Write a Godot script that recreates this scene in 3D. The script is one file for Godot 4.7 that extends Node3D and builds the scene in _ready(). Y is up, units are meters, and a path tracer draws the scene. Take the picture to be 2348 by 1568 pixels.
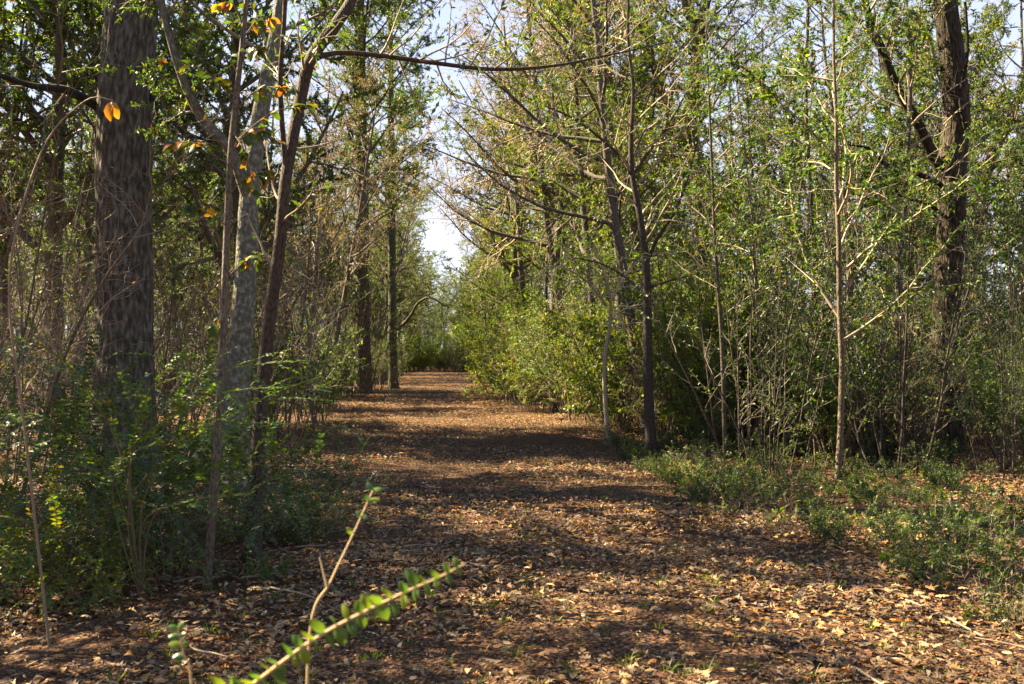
extends Node3D
# A leaf-strewn woodland trail in low late-autumn sun.  y up, metres, camera looks along -z.

const EYE := 1.5            # eye height
const FOCAL := 2290.0       # pixels of a 2347 x 1568 picture
const HORIZON := 820.0

var rng := RandomNumberGenerator.new()
var taken := {}
var M := {}

# ---------------------------------------------------------------- mesh collector
class Mesher:
	var v := PackedVector3Array()
	var n := PackedVector3Array()
	var c := PackedColorArray()
	var uv := PackedVector2Array()
	var ix := PackedInt32Array()

	func tube(pts: PackedVector3Array, rad: PackedFloat32Array, sides: int, col: Color) -> void:
		var m := pts.size()
		var u := Vector3.RIGHT
		var t0 := (pts[1] - pts[0]).normalized()
		if absf(t0.x) > 0.8:
			u = Vector3.FORWARD
		var first := v.size()
		var run := 0.0
		for i in m:
			var t: Vector3
			if i == 0:
				t = t0
			elif i == m - 1:
				t = (pts[i] - pts[i - 1]).normalized()
			else:
				t = (pts[i + 1] - pts[i - 1]).normalized()
			if i > 0:
				run += pts[i].distance_to(pts[i - 1])
			u = (u - t * u.dot(t)).normalized()
			var w := t.cross(u)
			for j in sides:
				var a := TAU * j / sides
				var o := u * cos(a) + w * sin(a)
				v.append(pts[i] + o * rad[i])
				n.append(o)
				c.append(col)
				uv.append(Vector2(float(j) / sides, run))
		for i in m - 1:
			for j in sides:
				var a := first + i * sides + j
				var b := first + i * sides + (j + 1) % sides
				ix.append(a); ix.append(b + sides); ix.append(b)
				ix.append(a); ix.append(a + sides); ix.append(b + sides)

	# a trunk with real bark ridges
	func ridged(pts: PackedVector3Array, rad: PackedFloat32Array, sides: int, col: Color, amp: float, noise: FastNoiseLite, ridges: float) -> void:
		var m := pts.size()
		var u := Vector3.RIGHT
		var first := v.size()
		var run := 0.0
		for i in m:
			var t := (pts[mini(i + 1, m - 1)] - pts[maxi(i - 1, 0)]).normalized()
			if i > 0:
				run += pts[i].distance_to(pts[i - 1])
			u = (u - t * u.dot(t)).normalized()
			var w := t.cross(u)
			for j in sides + 1:
				var a := TAU * (j % sides) / sides
				var o := u * cos(a) + w * sin(a)
				var k := noise.get_noise_3d(cos(a) * ridges, run * 0.9, sin(a) * ridges)
				var k2 := noise.get_noise_3d(cos(a) * 1.2 + 40.0, run * 0.7, sin(a) * 1.2) + 1.1 * noise.get_noise_3d(cos(a) * ridges * 1.6, run * 5.0 + 70.0, sin(a) * ridges * 1.6)
				var r := rad[i] * (1.0 + amp * (1.0 - 2.6 * absf(k)) + amp * 0.8 * k2)
				v.append(pts[i] + o * r)
				n.append(o)
				c.append(col)
				uv.append(Vector2(float(j) / sides, run))
		var s := sides + 1
		for i in m - 1:
			for j in sides:
				var a := first + i * s + j
				ix.append(a); ix.append(a + s + 1); ix.append(a + 1)
				ix.append(a); ix.append(a + s); ix.append(a + s + 1)
		# normals from the displaced surface
		for i in m:
			for j in sides + 1:
				var jm := (j - 1 + sides) % sides
				var jp := (j + 1) % sides
				var e1 := v[first + i * s + jp] - v[first + i * s + jm]
				var e2 := v[first + mini(i + 1, m - 1) * s + j] - v[first + maxi(i - 1, 0) * s + j]
				n[first + i * s + j] = e1.cross(e2).normalized()

	func leaf(p: Vector3, dir: Vector3, nm: Vector3, ln: float, wd: float, col: Color, fold: float) -> void:
		var s := dir.cross(nm).normalized()
		var nn := s.cross(dir)
		var mid := p + dir * ln * 0.46
		var at := v.size()
		v.append(p); v.append(mid - s * wd * 0.5 + nn * fold * wd); v.append(mid + s * wd * 0.5 + nn * fold * wd); v.append(p + dir * ln - nn * ln * 0.12)
		n.append(nn); n.append((nn + s * fold * 1.3).normalized()); n.append((nn - s * fold * 1.3).normalized()); n.append((nn + dir * 0.25).normalized())
		for k in 4:
			c.append(col)
			uv.append(Vector2.ZERO)
		ix.append(at); ix.append(at + 1); ix.append(at + 3)
		ix.append(at); ix.append(at + 3); ix.append(at + 2)

	# an outline leaf: prof = [t, half width] pairs, curled
	func shaped(p: Vector3, dir: Vector3, nm: Vector3, ln: float, wd: float, col: Color, prof: Array, curl: float, bend: float) -> void:
		var s := dir.cross(nm).normalized()
		var nn := s.cross(dir)
		var at := v.size()
		var m := prof.size()
		for i in m:
			var t: float = prof[i][0]
			var h: float = prof[i][1] * wd
			var y := bend * ln * (0.25 - (t - 0.5) * (t - 0.5))
			var c0 := p + dir * ln * t + nn * y
			var e := nn * curl * h * (h / maxf(wd, 0.001) + 0.3)
			v.append(c0 - s * h + e); v.append(c0); v.append(c0 + s * h + e)
			var lean := dir * (t - 0.5) * bend * 2.0
			n.append((nn + s * curl * 1.4 + lean).normalized()); n.append((nn + lean).normalized()); n.append((nn - s * curl * 1.4 + lean).normalized())
			for k in 3:
				c.append(col)
				uv.append(Vector2(0.5 * k, t))
		for i in m - 1:
			var a := at + i * 3
			for k in 2:
				ix.append(a + k); ix.append(a + k + 3); ix.append(a + k + 4)
				ix.append(a + k); ix.append(a + k + 4); ix.append(a + k + 1)

	func add_to(me: ArrayMesh, mat: Material) -> void:
		if ix.is_empty():
			return
		var a := []
		a.resize(Mesh.ARRAY_MAX)
		a[Mesh.ARRAY_VERTEX] = v
		a[Mesh.ARRAY_NORMAL] = n
		a[Mesh.ARRAY_COLOR] = c
		a[Mesh.ARRAY_TEX_UV] = uv
		a[Mesh.ARRAY_INDEX] = ix
		me.add_surface_from_arrays(Mesh.PRIMITIVE_TRIANGLES, a)
		me.surface_set_material(me.get_surface_count() - 1, mat)

	func mesh(mat: Material) -> ArrayMesh:
		var me := ArrayMesh.new()
		add_to(me, mat)
		return me

# ---------------------------------------------------------------- small helpers
func numbered(called: String) -> String:
	if not taken.has(called):
		taken[called] = 0
		return called
	taken[called] += 1
	return "%s_%03d" % [called, taken[called]]

func tag(o: Node, label: String, category: String, group := "", kind := "") -> void:
	if label: o.set_meta("label", label)
	if category: o.set_meta("category", category)
	if group: o.set_meta("group", group)
	if kind: o.set_meta("kind", kind)

func thing(called: String, label: String, category: String, at: Vector3, group := "") -> Node3D:
	var o := Node3D.new()
	o.name = numbered(called)
	o.position = at
	tag(o, label, category, group)
	add_child(o)
	return o

func part(called: String, me: Mesh, parent: Node) -> MeshInstance3D:
	var o := MeshInstance3D.new()
	o.name = called
	o.mesh = me
	parent.add_child(o, true)
	return o

func pick(cols: Array) -> Color:
	var c: Color = cols[rng.randi() % cols.size()]
	var k := rng.randf_range(0.75, 1.25)
	return Color(c.r * k * rng.randf_range(0.92, 1.08), c.g * k, c.b * k * rng.randf_range(0.85, 1.15))

func rnd_dir() -> Vector3:
	var z := rng.randf_range(-1.0, 1.0)
	var a := rng.randf_range(0.0, TAU)
	var r := sqrt(1.0 - z * z)
	return Vector3(r * cos(a), z, r * sin(a))

# a direction in the photograph and a distance from what the thing touches
func pt(x: float, y: float, d: float) -> Vector3:
	return Vector3((x - 1173.5) / FOCAL * d, EYE + (HORIZON - y) / FOCAL * d, -d)

func ground_at(x: float, z: float) -> float:
	var far := clampf((maxf(absf(x) * 1.4, absf(z)) - 40.0) / 40.0, 0.0, 1.0)
	return (0.05 * sin(x * 0.9 + 1.3 * sin(z * 0.31)) * cos(z * 0.6) + 0.03 * sin(x * 2.1 + z * 1.3)) * (1.0 - far)

const EDGE := [[3.0, -1.5, 3.0], [5.7, -1.5, 2.9], [7.3, -1.45, 2.7], [10.1, -1.85, 1.9], [17.2, -3.0, 1.7], [31.0, -5.3, -0.5], [49.0, -5.6, -1.5], [95.0, -9.4, -3.4], [130.0, -12.0, -5.0]]
func edge(d: float, which: int) -> float:
	for i in EDGE.size() - 1:
		if d <= EDGE[i + 1][0]:
			return lerpf(EDGE[i][which], EDGE[i + 1][which], clampf((d - EDGE[i][0]) / (EDGE[i + 1][0] - EDGE[i][0]), 0.0, 1.0))
	return EDGE[-1][which]

func smooth(ps: Array, rs: Array, per: int) -> Array:
	var op := PackedVector3Array()
	var orr := PackedFloat32Array()
	var m := ps.size()
	for i in m - 1:
		var a: Vector3 = ps[maxi(i - 1, 0)]
		var b: Vector3 = ps[i]
		var c: Vector3 = ps[i + 1]
		var d: Vector3 = ps[mini(i + 2, m - 1)]
		for k in per:
			var t := float(k) / per
			op.append(b.cubic_interpolate(c, a, d, t))
			orr.append(lerpf(rs[i], rs[i + 1], t))
	op.append(ps[m - 1])
	orr.append(rs[m - 1])
	return [op, orr]

# ---------------------------------------------------------------- materials
func noise_tex(kind: int, freq: float, oct: int, ramp: Array, seed_: int, size := 512) -> NoiseTexture2D:
	var f := FastNoiseLite.new()
	f.noise_type = kind
	f.frequency = freq
	f.fractal_octaves = oct
	f.seed = seed_
	var t := NoiseTexture2D.new()
	t.width = size
	t.height = size
	t.seamless = true
	t.noise = f
	if ramp:
		var g := Gradient.new()
		var off := PackedFloat32Array()
		var cs := PackedColorArray()
		for r in ramp:
			off.append(r[0])
			cs.append(r[1])
		g.offsets = off
		g.colors = cs
		t.color_ramp = g
	return t

func grey(x: float) -> Color:
	return Color(x, x, x)

func make_materials() -> void:
	var rough_tex := noise_tex(FastNoiseLite.TYPE_SIMPLEX_SMOOTH, 0.02, 4, [[0.25, grey(0.62)], [0.5, grey(0.86)], [0.75, grey(1.0)]], 3)
	var ridge_h := noise_tex(FastNoiseLite.TYPE_SIMPLEX_SMOOTH, 0.03, 4, [], 5)
	var b := StandardMaterial3D.new()                     # bark of branches and stems: tinted by vertex colour
	b.vertex_color_use_as_albedo = true
	b.albedo_texture = rough_tex
	b.uv1_triplanar = true
	b.uv1_scale = Vector3(5, 1.6, 5)
	b.heightmap_enabled = true
	b.heightmap_texture = ridge_h
	b.heightmap_scale = 1.0
	b.roughness = 0.85
	b.metallic_specular = 0.3
	M.bark = b
	var tw := StandardMaterial3D.new()                    # twigs
	tw.vertex_color_use_as_albedo = true
	tw.roughness = 0.7
	tw.metallic_specular = 0.35
	M.twig = tw
	var lf := StandardMaterial3D.new()                    # living leaves: thin, a little waxy, let light through
	lf.vertex_color_use_as_albedo = true
	lf.roughness = 0.5
	lf.metallic_specular = 0.5
	lf.backlight_enabled = true
	lf.backlight = Color(1.0, 1.0, 0.55)
	M.leaf = lf
	var wx: StandardMaterial3D = lf.duplicate()           # the glossy leaves close by
	wx.roughness = 0.3
	M.waxy = wx
	var dl := StandardMaterial3D.new()                    # dry fallen leaves
	dl.vertex_color_use_as_albedo = true
	dl.roughness = 0.62
	dl.metallic_specular = 0.35
	dl.backlight_enabled = true
	dl.backlight = Color(0.6, 0.5, 0.35)
	M.dry = dl
	var rb := StandardMaterial3D.new()                    # the thick furrowed trunks
	rb.vertex_color_use_as_albedo = true
	rb.albedo_texture = noise_tex(FastNoiseLite.TYPE_SIMPLEX_SMOOTH, 0.012, 5, [[0.2, Color(0.6, 0.56, 0.52)], [0.5, Color(0.78, 0.75, 0.7)], [0.8, Color(1, 0.98, 0.95)]], 8)
	rb.uv1_scale = Vector3(5, 0.7, 1)
	rb.heightmap_enabled = true
	rb.heightmap_texture = noise_tex(FastNoiseLite.TYPE_SIMPLEX_SMOOTH, 0.014, 5, [], 9)
	rb.heightmap_scale = 3.0
	rb.roughness = 0.9
	rb.metallic_specular = 0.25
	M.ridged = rb
	var lc := StandardMaterial3D.new()                    # lichen-spotted trunk
	lc.vertex_color_use_as_albedo = true
	lc.albedo_texture = noise_tex(FastNoiseLite.TYPE_SIMPLEX_SMOOTH, 0.02, 6, [[0.25, Color(0.68, 0.65, 0.59)], [0.55, Color(0.76, 0.75, 0.69)], [0.8, Color(0.95, 0.96, 0.9)]], 21)
	lc.uv1_scale = Vector3(1, 1.0, 1)
	lc.heightmap_enabled = true
	lc.heightmap_texture = ridge_h
	lc.heightmap_scale = 1.2
	lc.roughness = 0.9
	lc.metallic_specular = 0.25
	M.lichen = lc
	var gd := StandardMaterial3D.new()                    # dark soil and crumbled leaf mould
	gd.albedo_texture = noise_tex(FastNoiseLite.TYPE_SIMPLEX_SMOOTH, 0.05, 5, [[0.2, Color(0.16, 0.12, 0.09)], [0.5, Color(0.3, 0.22, 0.16)], [0.75, Color(0.47, 0.36, 0.26)]], 11, 1024)
	gd.uv1_world_triplanar = true
	gd.uv1_triplanar = true
	gd.uv1_scale = Vector3(0.6, 0.6, 0.6)
	gd.heightmap_enabled = true
	gd.heightmap_texture = noise_tex(FastNoiseLite.TYPE_SIMPLEX_SMOOTH, 0.06, 5, [], 12)
	gd.heightmap_scale = 4.0
	gd.roughness = 0.95
	gd.metallic_specular = 0.2
	M.soil = gd

# colours are linear base colours
const BARK_DARK := Color(0.085, 0.068, 0.052)
const BARK_GREY := Color(0.15, 0.128, 0.1)
const BARK_TAN := Color(0.24, 0.185, 0.125)
const TWIG := Color(0.27, 0.21, 0.145)
const GREENS := [Color(0.075, 0.145, 0.02), Color(0.095, 0.16, 0.02), Color(0.06, 0.12, 0.024), Color(0.12, 0.175, 0.02), Color(0.07, 0.135, 0.028)]
const DARKS := [Color(0.04, 0.08, 0.022), Color(0.05, 0.09, 0.025), Color(0.035, 0.07, 0.02), Color(0.07, 0.11, 0.022)]
const YELLOWS := [Color(0.2, 0.22, 0.016), Color(0.16, 0.21, 0.02), Color(0.3, 0.25, 0.016), Color(0.13, 0.19, 0.02)]
const OLIVES := [Color(0.12, 0.125, 0.03), Color(0.14, 0.135, 0.035), Color(0.1, 0.115, 0.035), Color(0.18, 0.13, 0.035)]
const RUSTS := [Color(0.2, 0.085, 0.03), Color(0.16, 0.075, 0.03), Color(0.26, 0.12, 0.03)]
const DEAD := [Color(0.172, 0.097, 0.047), Color(0.326, 0.222, 0.106), Color(0.236, 0.124, 0.051), Color(0.109, 0.072, 0.043), Color(0.145, 0.106, 0.067), Color(0.272, 0.189, 0.103), Color(0.163, 0.075, 0.037), Color(0.082, 0.058, 0.040), Color(0.363, 0.184, 0.051), Color(0.127, 0.085, 0.053), Color(0.363, 0.264, 0.141), Color(0.200, 0.140, 0.077)]
const MOULD := [Color(0.091, 0.060, 0.036), Color(0.063, 0.047, 0.031), Color(0.118, 0.078, 0.047), Color(0.154, 0.102, 0.060), Color(0.082, 0.063, 0.045), Color(0.200, 0.130, 0.067), Color(0.109, 0.065, 0.039)]

# ---------------------------------------------------------------- plant growth
# P: seg, wander, up, nc, ang, ratio, t0 (per level), leaf_from, per_m, ll, lw, cols, twig colour
func grow(W: Mesher, T: Mesher, L: Mesher, p0: Vector3, d0: Vector3, ln: float, r0: float, lvl: int, P: Dictionary) -> void:
	var seg: int = P.seg[lvl]
	var wander: float = P.wander[lvl]
	var up: float = P.up[lvl]
	var pts := PackedVector3Array()
	var rad := PackedFloat32Array()
	var dirs := PackedVector3Array()
	var p := p0
	var d := d0
	var r1: float = r0 * P.get("taper", 0.3)
	for i in seg + 1:
		pts.append(p)
		dirs.append(d)
		rad.append(lerpf(r0, r1, float(i) / seg))
		d = (d + rnd_dir() * wander + Vector3.UP * up).normalized()
		p += d * (ln / seg)
	var top: int = P.nc.size()
	if lvl <= P.get("wood_to", 0):
		W.tube(pts, rad, 7 if lvl == 0 else 5, P.bark)
	else:
		T.tube(pts, rad, 4 if lvl == P.get("wood_to", 0) + 1 and r0 > 0.008 else 3, P.twig)
	if lvl < top:
		var nc: int = P.nc[lvl]
		for k in nc:
			var t: float = lerpf(P.t0[lvl], 1.0, (k + rng.randf()) / nc)
			var f := t * seg
			var i := mini(int(f), seg - 1)
			var q := pts[i].lerp(pts[i + 1], f - i)
			var side := rnd_dir().cross(dirs[i]).normalized()
			var a := deg_to_rad(P.ang[lvl] * rng.randf_range(0.7, 1.3))
			var nd := (dirs[i] * cos(a) + side * sin(a)).normalized()
			var cl: float = ln * P.ratio[lvl] * rng.randf_range(0.6, 1.15) * (1.15 - 0.6 * t)
			grow(W, T, L, q, nd, cl, maxf(lerpf(r0, r1, t) * 0.62, P.get("rmin", 0.002)), lvl + 1, P)
	if lvl >= P.leaf_from and rng.randf() < P.get("leafy", 1.0):
		leaves_on(L, pts, dirs, ln, P)

func leaves_on(L: Mesher, pts: PackedVector3Array, dirs: PackedVector3Array, ln: float, P: Dictionary) -> void:
	var count := int(ln * P.per_m * rng.randf_range(0.7, 1.3) + rng.randf())
	var m := pts.size() - 1
	var base := pick(P.cols)
	for k in count:
		var t: float = lerpf(P.get("leaf_t0", 0.15), 1.0, (k + rng.randf()) / count)
		var f := t * m
		var i := mini(int(f), m - 1)
		var q := pts[i].lerp(pts[i + 1], f - i)
		var dd := (dirs[i] * 0.55 + rnd_dir() * 0.9 + Vector3(0, -P.get("droop", 0.25), 0)).normalized()
		var nm: Vector3 = (Vector3.UP * P.get("flat", 0.7) + rnd_dir()).normalized()
		if absf(nm.dot(dd)) > 0.95:
			nm = Vector3(nm.z, nm.x, nm.y)
		var col: Color = base.lerp(pick(P.cols), 0.6)
		if P.has("odd") and rng.randf() < P.odd:
			col = pick(P.odd_cols)
		var s := rng.randf_range(0.65, 1.2)
		L.leaf(q, dd, nm, P.ll * s, P.lw * s, col, 0.18)

func crown_mesh(T: Mesher, L: Mesher) -> ArrayMesh:
	var me := ArrayMesh.new()
	T.add_to(me, M.twig)
	L.add_to(me, M.leaf)
	return me

func all_mesh(W: Mesher, T: Mesher, L: Mesher, wood: Material) -> ArrayMesh:
	var me := ArrayMesh.new()
	W.add_to(me, wood)
	T.add_to(me, M.twig)
	L.add_to(me, M.leaf)
	return me

# kinds of plant, each a set of meshes: [trunk, crown, both together]
var kinds := {}

func make_kind(key: String, seed_: int, h: float, r: float, P: Dictionary, stems := 1, spread := 0.0) -> void:
	rng.seed = seed_
	var W := Mesher.new()
	var T := Mesher.new()
	var L := Mesher.new()
	for k in stems:
		var a := TAU * (k + rng.randf() * 0.6) / stems
		var off := Vector3(cos(a), 0, sin(a)) * spread * rng.randf_range(0.2, 1.0)
		var d := (Vector3.UP + off.normalized() * (0.0 if stems == 1 else rng.randf_range(0.05, 0.45)) + rnd_dir() * 0.05).normalized()
		grow(W, T, L, off * 0.5 - Vector3(0, 0.05, 0), d, h * (1.0 if stems == 1 else rng.randf_range(0.6, 1.1)), r * rng.randf_range(0.8, 1.1), 0, P)
	kinds[key] = [W.mesh(M.bark), crown_mesh(T, L), all_mesh(W, T, L, M.bark), L.ix.size() / 6]

func tall(over: Dictionary) -> Dictionary:
	var P := {"seg": [12, 7, 5, 3], "wander": [0.05, 0.16, 0.25, 0.3], "up": [0.02, 0.06, 0.02, 0.0], "nc": [19, 8, 8], "ang": [58.0, 50.0, 50.0], "ratio": [0.36, 0.45, 0.5], "t0": [0.34, 0.2, 0.15],
		"leaf_from": 2, "leafy": 0.62, "per_m": 78.0, "ll": 0.085, "lw": 0.03, "cols": GREENS, "bark": BARK_GREY, "twig": TWIG * 0.75, "taper": 0.22, "wood_to": 1, "odd": 0.14, "odd_cols": YELLOWS + YELLOWS + RUSTS, "rmin": 0.0035}
	P.merge(over, true)
	return P

func slim(over: Dictionary) -> Dictionary:
	var P := {"seg": [10, 6, 4], "wander": [0.08, 0.2, 0.3], "up": [0.03, 0.05, 0.02], "nc": [20, 7], "ang": [55.0, 50.0], "ratio": [0.3, 0.45], "t0": [0.22, 0.15],
		"leafy": 0.7, "leaf_from": 1, "per_m": 80.0, "ll": 0.07, "lw": 0.027, "cols": GREENS, "bark": BARK_TAN * 0.8, "twig": TWIG, "taper": 0.2, "wood_to": 0, "odd": 0.08, "odd_cols": YELLOWS + RUSTS, "rmin": 0.0022}
	P.merge(over, true)
	return P

func bush(over: Dictionary) -> Dictionary:
	var P := {"seg": [7, 5, 4], "wander": [0.14, 0.22, 0.3], "up": [0.0, 0.03, 0.0], "nc": [9, 6], "ang": [50.0, 55.0], "ratio": [0.42, 0.5], "t0": [0.15, 0.1],
		"leaf_from": 1, "per_m": 42.0, "ll": 0.052, "lw": 0.023, "cols": GREENS, "bark": BARK_TAN, "twig": TWIG, "taper": 0.25, "wood_to": 0, "odd": 0.05, "odd_cols": YELLOWS, "rmin": 0.0018}
	P.merge(over, true)
	return P

func make_kinds() -> void:
	make_kind("tall_green", 101, 14.0, 0.16, tall({}))
	make_kind("tall_dark", 102, 13.0, 0.14, tall({"cols": DARKS, "per_m": 84.0, "t0": [0.25, 0.2, 0.15]}))
	make_kind("tall_olive", 103, 15.0, 0.17, tall({"cols": OLIVES + GREENS, "per_m": 80.0, "ll": 0.1, "lw": 0.021}))
	make_kind("tall_yellow", 104, 12.0, 0.12, tall({"ll": 0.08, "lw": 0.046, "per_m": 58.0, "cols": YELLOWS + GREENS, "t0": [0.28, 0.2, 0.15]}))
	make_kind("tall_bare", 105, 15.0, 0.17, tall({"cols": OLIVES + RUSTS, "per_m": 12.0, "twig": TWIG, "nc": [20, 10, 10]}))
	make_kind("tall_thick", 106, 13.5, 0.17, tall({"cols": DARKS + GREENS, "per_m": 130.0, "t0": [0.24, 0.15, 0.1], "ratio": [0.34, 0.42, 0.5], "nc": [22, 9, 8]}))
	make_kind("slim_green", 111, 6.5, 0.035, slim({}))
	make_kind("slim_dark", 112, 5.5, 0.03, slim({"cols": DARKS, "per_m": 85.0}))
	make_kind("slim_yellow", 113, 5.0, 0.03, slim({"cols": YELLOWS + GREENS, "ll": 0.085, "lw": 0.048, "per_m": 50.0}))
	make_kind("slim_bare", 114, 6.0, 0.03, slim({"per_m": 3.5, "cols": OLIVES + RUSTS, "nc": [18, 9]}))
	make_kind("slim_bare_b", 115, 4.5, 0.026, slim({"per_m": 2.0, "cols": RUSTS, "nc": [22, 10], "wander": [0.13, 0.28, 0.35]}))
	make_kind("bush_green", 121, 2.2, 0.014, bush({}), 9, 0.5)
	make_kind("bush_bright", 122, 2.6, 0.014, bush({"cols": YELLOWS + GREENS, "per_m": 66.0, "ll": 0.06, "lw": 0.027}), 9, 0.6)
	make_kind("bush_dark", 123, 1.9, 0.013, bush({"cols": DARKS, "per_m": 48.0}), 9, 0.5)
	make_kind("brush", 124, 2.4, 0.01, bush({"bark": BARK_GREY, "twig": TWIG * 0.7, "per_m": 2.0, "cols": OLIVES + RUSTS, "nc": [11, 7], "leaf_from": 2}), 12, 0.6)
	make_kind("canes", 125, 4.6, 0.013, bush({"per_m": 3.0, "cols": OLIVES + GREENS, "nc": [7, 4], "ratio": [0.22, 0.4], "leaf_from": 1, "wander": [0.12, 0.25, 0.3], "up": [0.02, 0.05, 0.0], "bark": BARK_TAN * 0.8, "twig": TWIG * 0.9}), 7, 0.9)
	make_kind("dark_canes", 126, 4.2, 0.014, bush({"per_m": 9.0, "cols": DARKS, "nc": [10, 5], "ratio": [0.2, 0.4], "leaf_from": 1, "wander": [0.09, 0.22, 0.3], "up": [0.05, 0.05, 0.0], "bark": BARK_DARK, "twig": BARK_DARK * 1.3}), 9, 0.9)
	make_kind("seedling", 131, 0.38, 0.004, bush({"nc": [5, 3], "per_m": 90.0, "ll": 0.035, "lw": 0.02, "cols": GREENS, "twig": TWIG * 0.7}), 8, 0.35)
	make_kind("seedling_broad", 133, 0.3, 0.004, bush({"nc": [4, 2], "per_m": 40.0, "ll": 0.06, "lw": 0.036, "cols": GREENS + YELLOWS, "twig": TWIG * 0.7, "flat": 1.6}), 6, 0.4)
	make_kind("seedling_tall", 134, 0.75, 0.004, bush({"nc": [6, 3], "per_m": 26.0, "ll": 0.045, "lw": 0.022, "cols": DARKS + GREENS}), 6, 0.4)
	make_kind("dead_stalks", 135, 0.55, 0.003, bush({"nc": [5, 3], "per_m": 5.0, "ll": 0.05, "lw": 0.02, "cols": RUSTS + DEAD}), 7, 0.4)
	make_kind("seedling_dark", 132, 0.5, 0.004, bush({"nc": [6, 3], "per_m": 100.0, "ll": 0.032, "lw": 0.017, "cols": DARKS, "twig": TWIG * 0.6}), 9, 0.4)

const MARKS := [[-5.0, 12.8, "thick ridged trunk"], [-3.1, 11.2, "lichen blotched trunk"], [-1.9, 7.3, "brown young tree"], [-6.0, 40.0, "straight grey trunk"], [-5.6, 47.0, "slender mossy trunk"], [2.1, 15.2, "forked tree"], [4.8, 25.0, "trunk with the curving limb"], [3.4, 40.0, "twin stemmed trunk"], [6.8, 15.8, "vine hung tree"], [13.2, 30.0, "leaning trunk"], [5.2, 17.0, "straight dark sapling"], [0.9, 30.0, "slim upright sapling"]]
func where_it_stands(p: Vector3) -> String:
	var best := 1e9
	var text := ""
	var side := p.x > 0.5 * (edge(-p.z, 1) + edge(-p.z, 2))
	for m in MARKS:
		if side != (m[0] > 0.5 * (edge(m[1], 1) + edge(m[1], 2))): continue
		var gap := Vector2(p.x - m[0], -p.z - m[1]).length()
		if gap < best:
			best = gap
			text = (" beside the " if gap < 2.2 else " beyond the " if -p.z > m[1] else " before the ") + m[2]
	return text

func plant(kind: String, called: String, label: String, category: String, at: Vector3, size: float, turn: float, group: String, lean := 0.0) -> Node3D:
	at.y = ground_at(at.x, at.z)
	label = ("small " if size < 0.78 else "large " if size > 1.12 else "") + label + where_it_stands(at)
	var o := thing(called, label, category, at, group)
	o.rotation = Vector3(lean * cos(turn * 3.0), turn, lean * sin(turn * 3.0))
	o.scale = Vector3.ONE * size
	if kinds[kind][0].get_surface_count():
		part("stem" if category in ["shrub", "plant"] else "trunk", kinds[kind][0], o)
	part("foliage" if category in ["shrub", "plant"] else "crown", kinds[kind][1], o)
	return o

# ---------------------------------------------------------------- fallen leaves
const OAK := [[0.0, 0.03], [0.1, 0.06], [0.2, 0.42], [0.3, 0.2], [0.44, 0.8], [0.54, 0.28], [0.66, 1.0], [0.76, 0.36], [0.87, 0.5], [1.0, 0.03]]
const BROAD := [[0.0, 0.03], [0.18, 0.6], [0.42, 0.95], [0.66, 0.8], [0.86, 0.4], [1.0, 0.02]]
const MAPLE := [[0.0, 0.06], [0.14, 0.75], [0.26, 0.4], [0.42, 1.0], [0.56, 0.36], [0.74, 0.62], [0.84, 0.25], [1.0, 0.02]]
const NARROW := [[0.0, 0.04], [0.3, 0.9], [0.65, 0.85], [1.0, 0.03]]
const EGG := [[0.0, 0.05], [0.08, 0.5], [0.25, 0.92], [0.5, 1.0], [0.72, 0.78], [0.88, 0.42], [1.0, 0.02]]
const OVAL := [[0.0, 0.05], [0.1, 0.5], [0.3, 0.93], [0.55, 1.0], [0.78, 0.75], [0.92, 0.4], [1.0, 0.06]]

func one_fallen(X: Mesher, p: Vector3, big := 1.0, cols := DEAD) -> void:
	var a := rng.randf_range(0.0, TAU)
	var dir := Vector3(cos(a), rng.randf_range(-0.16, 0.2), sin(a)).normalized()
	var nm := (Vector3.UP + rnd_dir() * 0.32).normalized()
	var col := pick(cols)
	var k := rng.randf()
	var curl := rng.randf_range(-0.3, 0.75)
	var bend := rng.randf_range(-0.3, 0.7)
	if k < 0.24:
		X.shaped(p, dir, nm, rng.randf_range(0.042, 0.1) * big, rng.randf_range(0.015, 0.029) * big, col, OAK, curl, bend)
	elif k < 0.42:
		X.shaped(p, dir, nm, rng.randf_range(0.03, 0.07) * big, rng.randf_range(0.009, 0.02) * big, col, BROAD, curl, bend)
	elif k < 0.54:
		X.shaped(p, dir, nm, rng.randf_range(0.035, 0.075) * big, rng.randf_range(0.017, 0.031) * big, col, MAPLE, curl, bend)
	else:
		X.shaped(p, dir, nm, rng.randf_range(0.025, 0.075) * big, rng.randf_range(0.005, 0.011) * big, col, NARROW, curl, bend)

func scatter(me: Mesh, where: Array, called: String, parent: Node) -> MultiMeshInstance3D:
	var mm := MultiMesh.new()
	mm.transform_format = MultiMesh.TRANSFORM_3D
	mm.mesh = me
	mm.instance_count = where.size()
	for i in where.size():
		mm.set_instance_transform(i, where[i])
	var o := MultiMeshInstance3D.new()
	o.name = called
	o.multimesh = mm
	parent.add_child(o, true)
	return o

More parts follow.
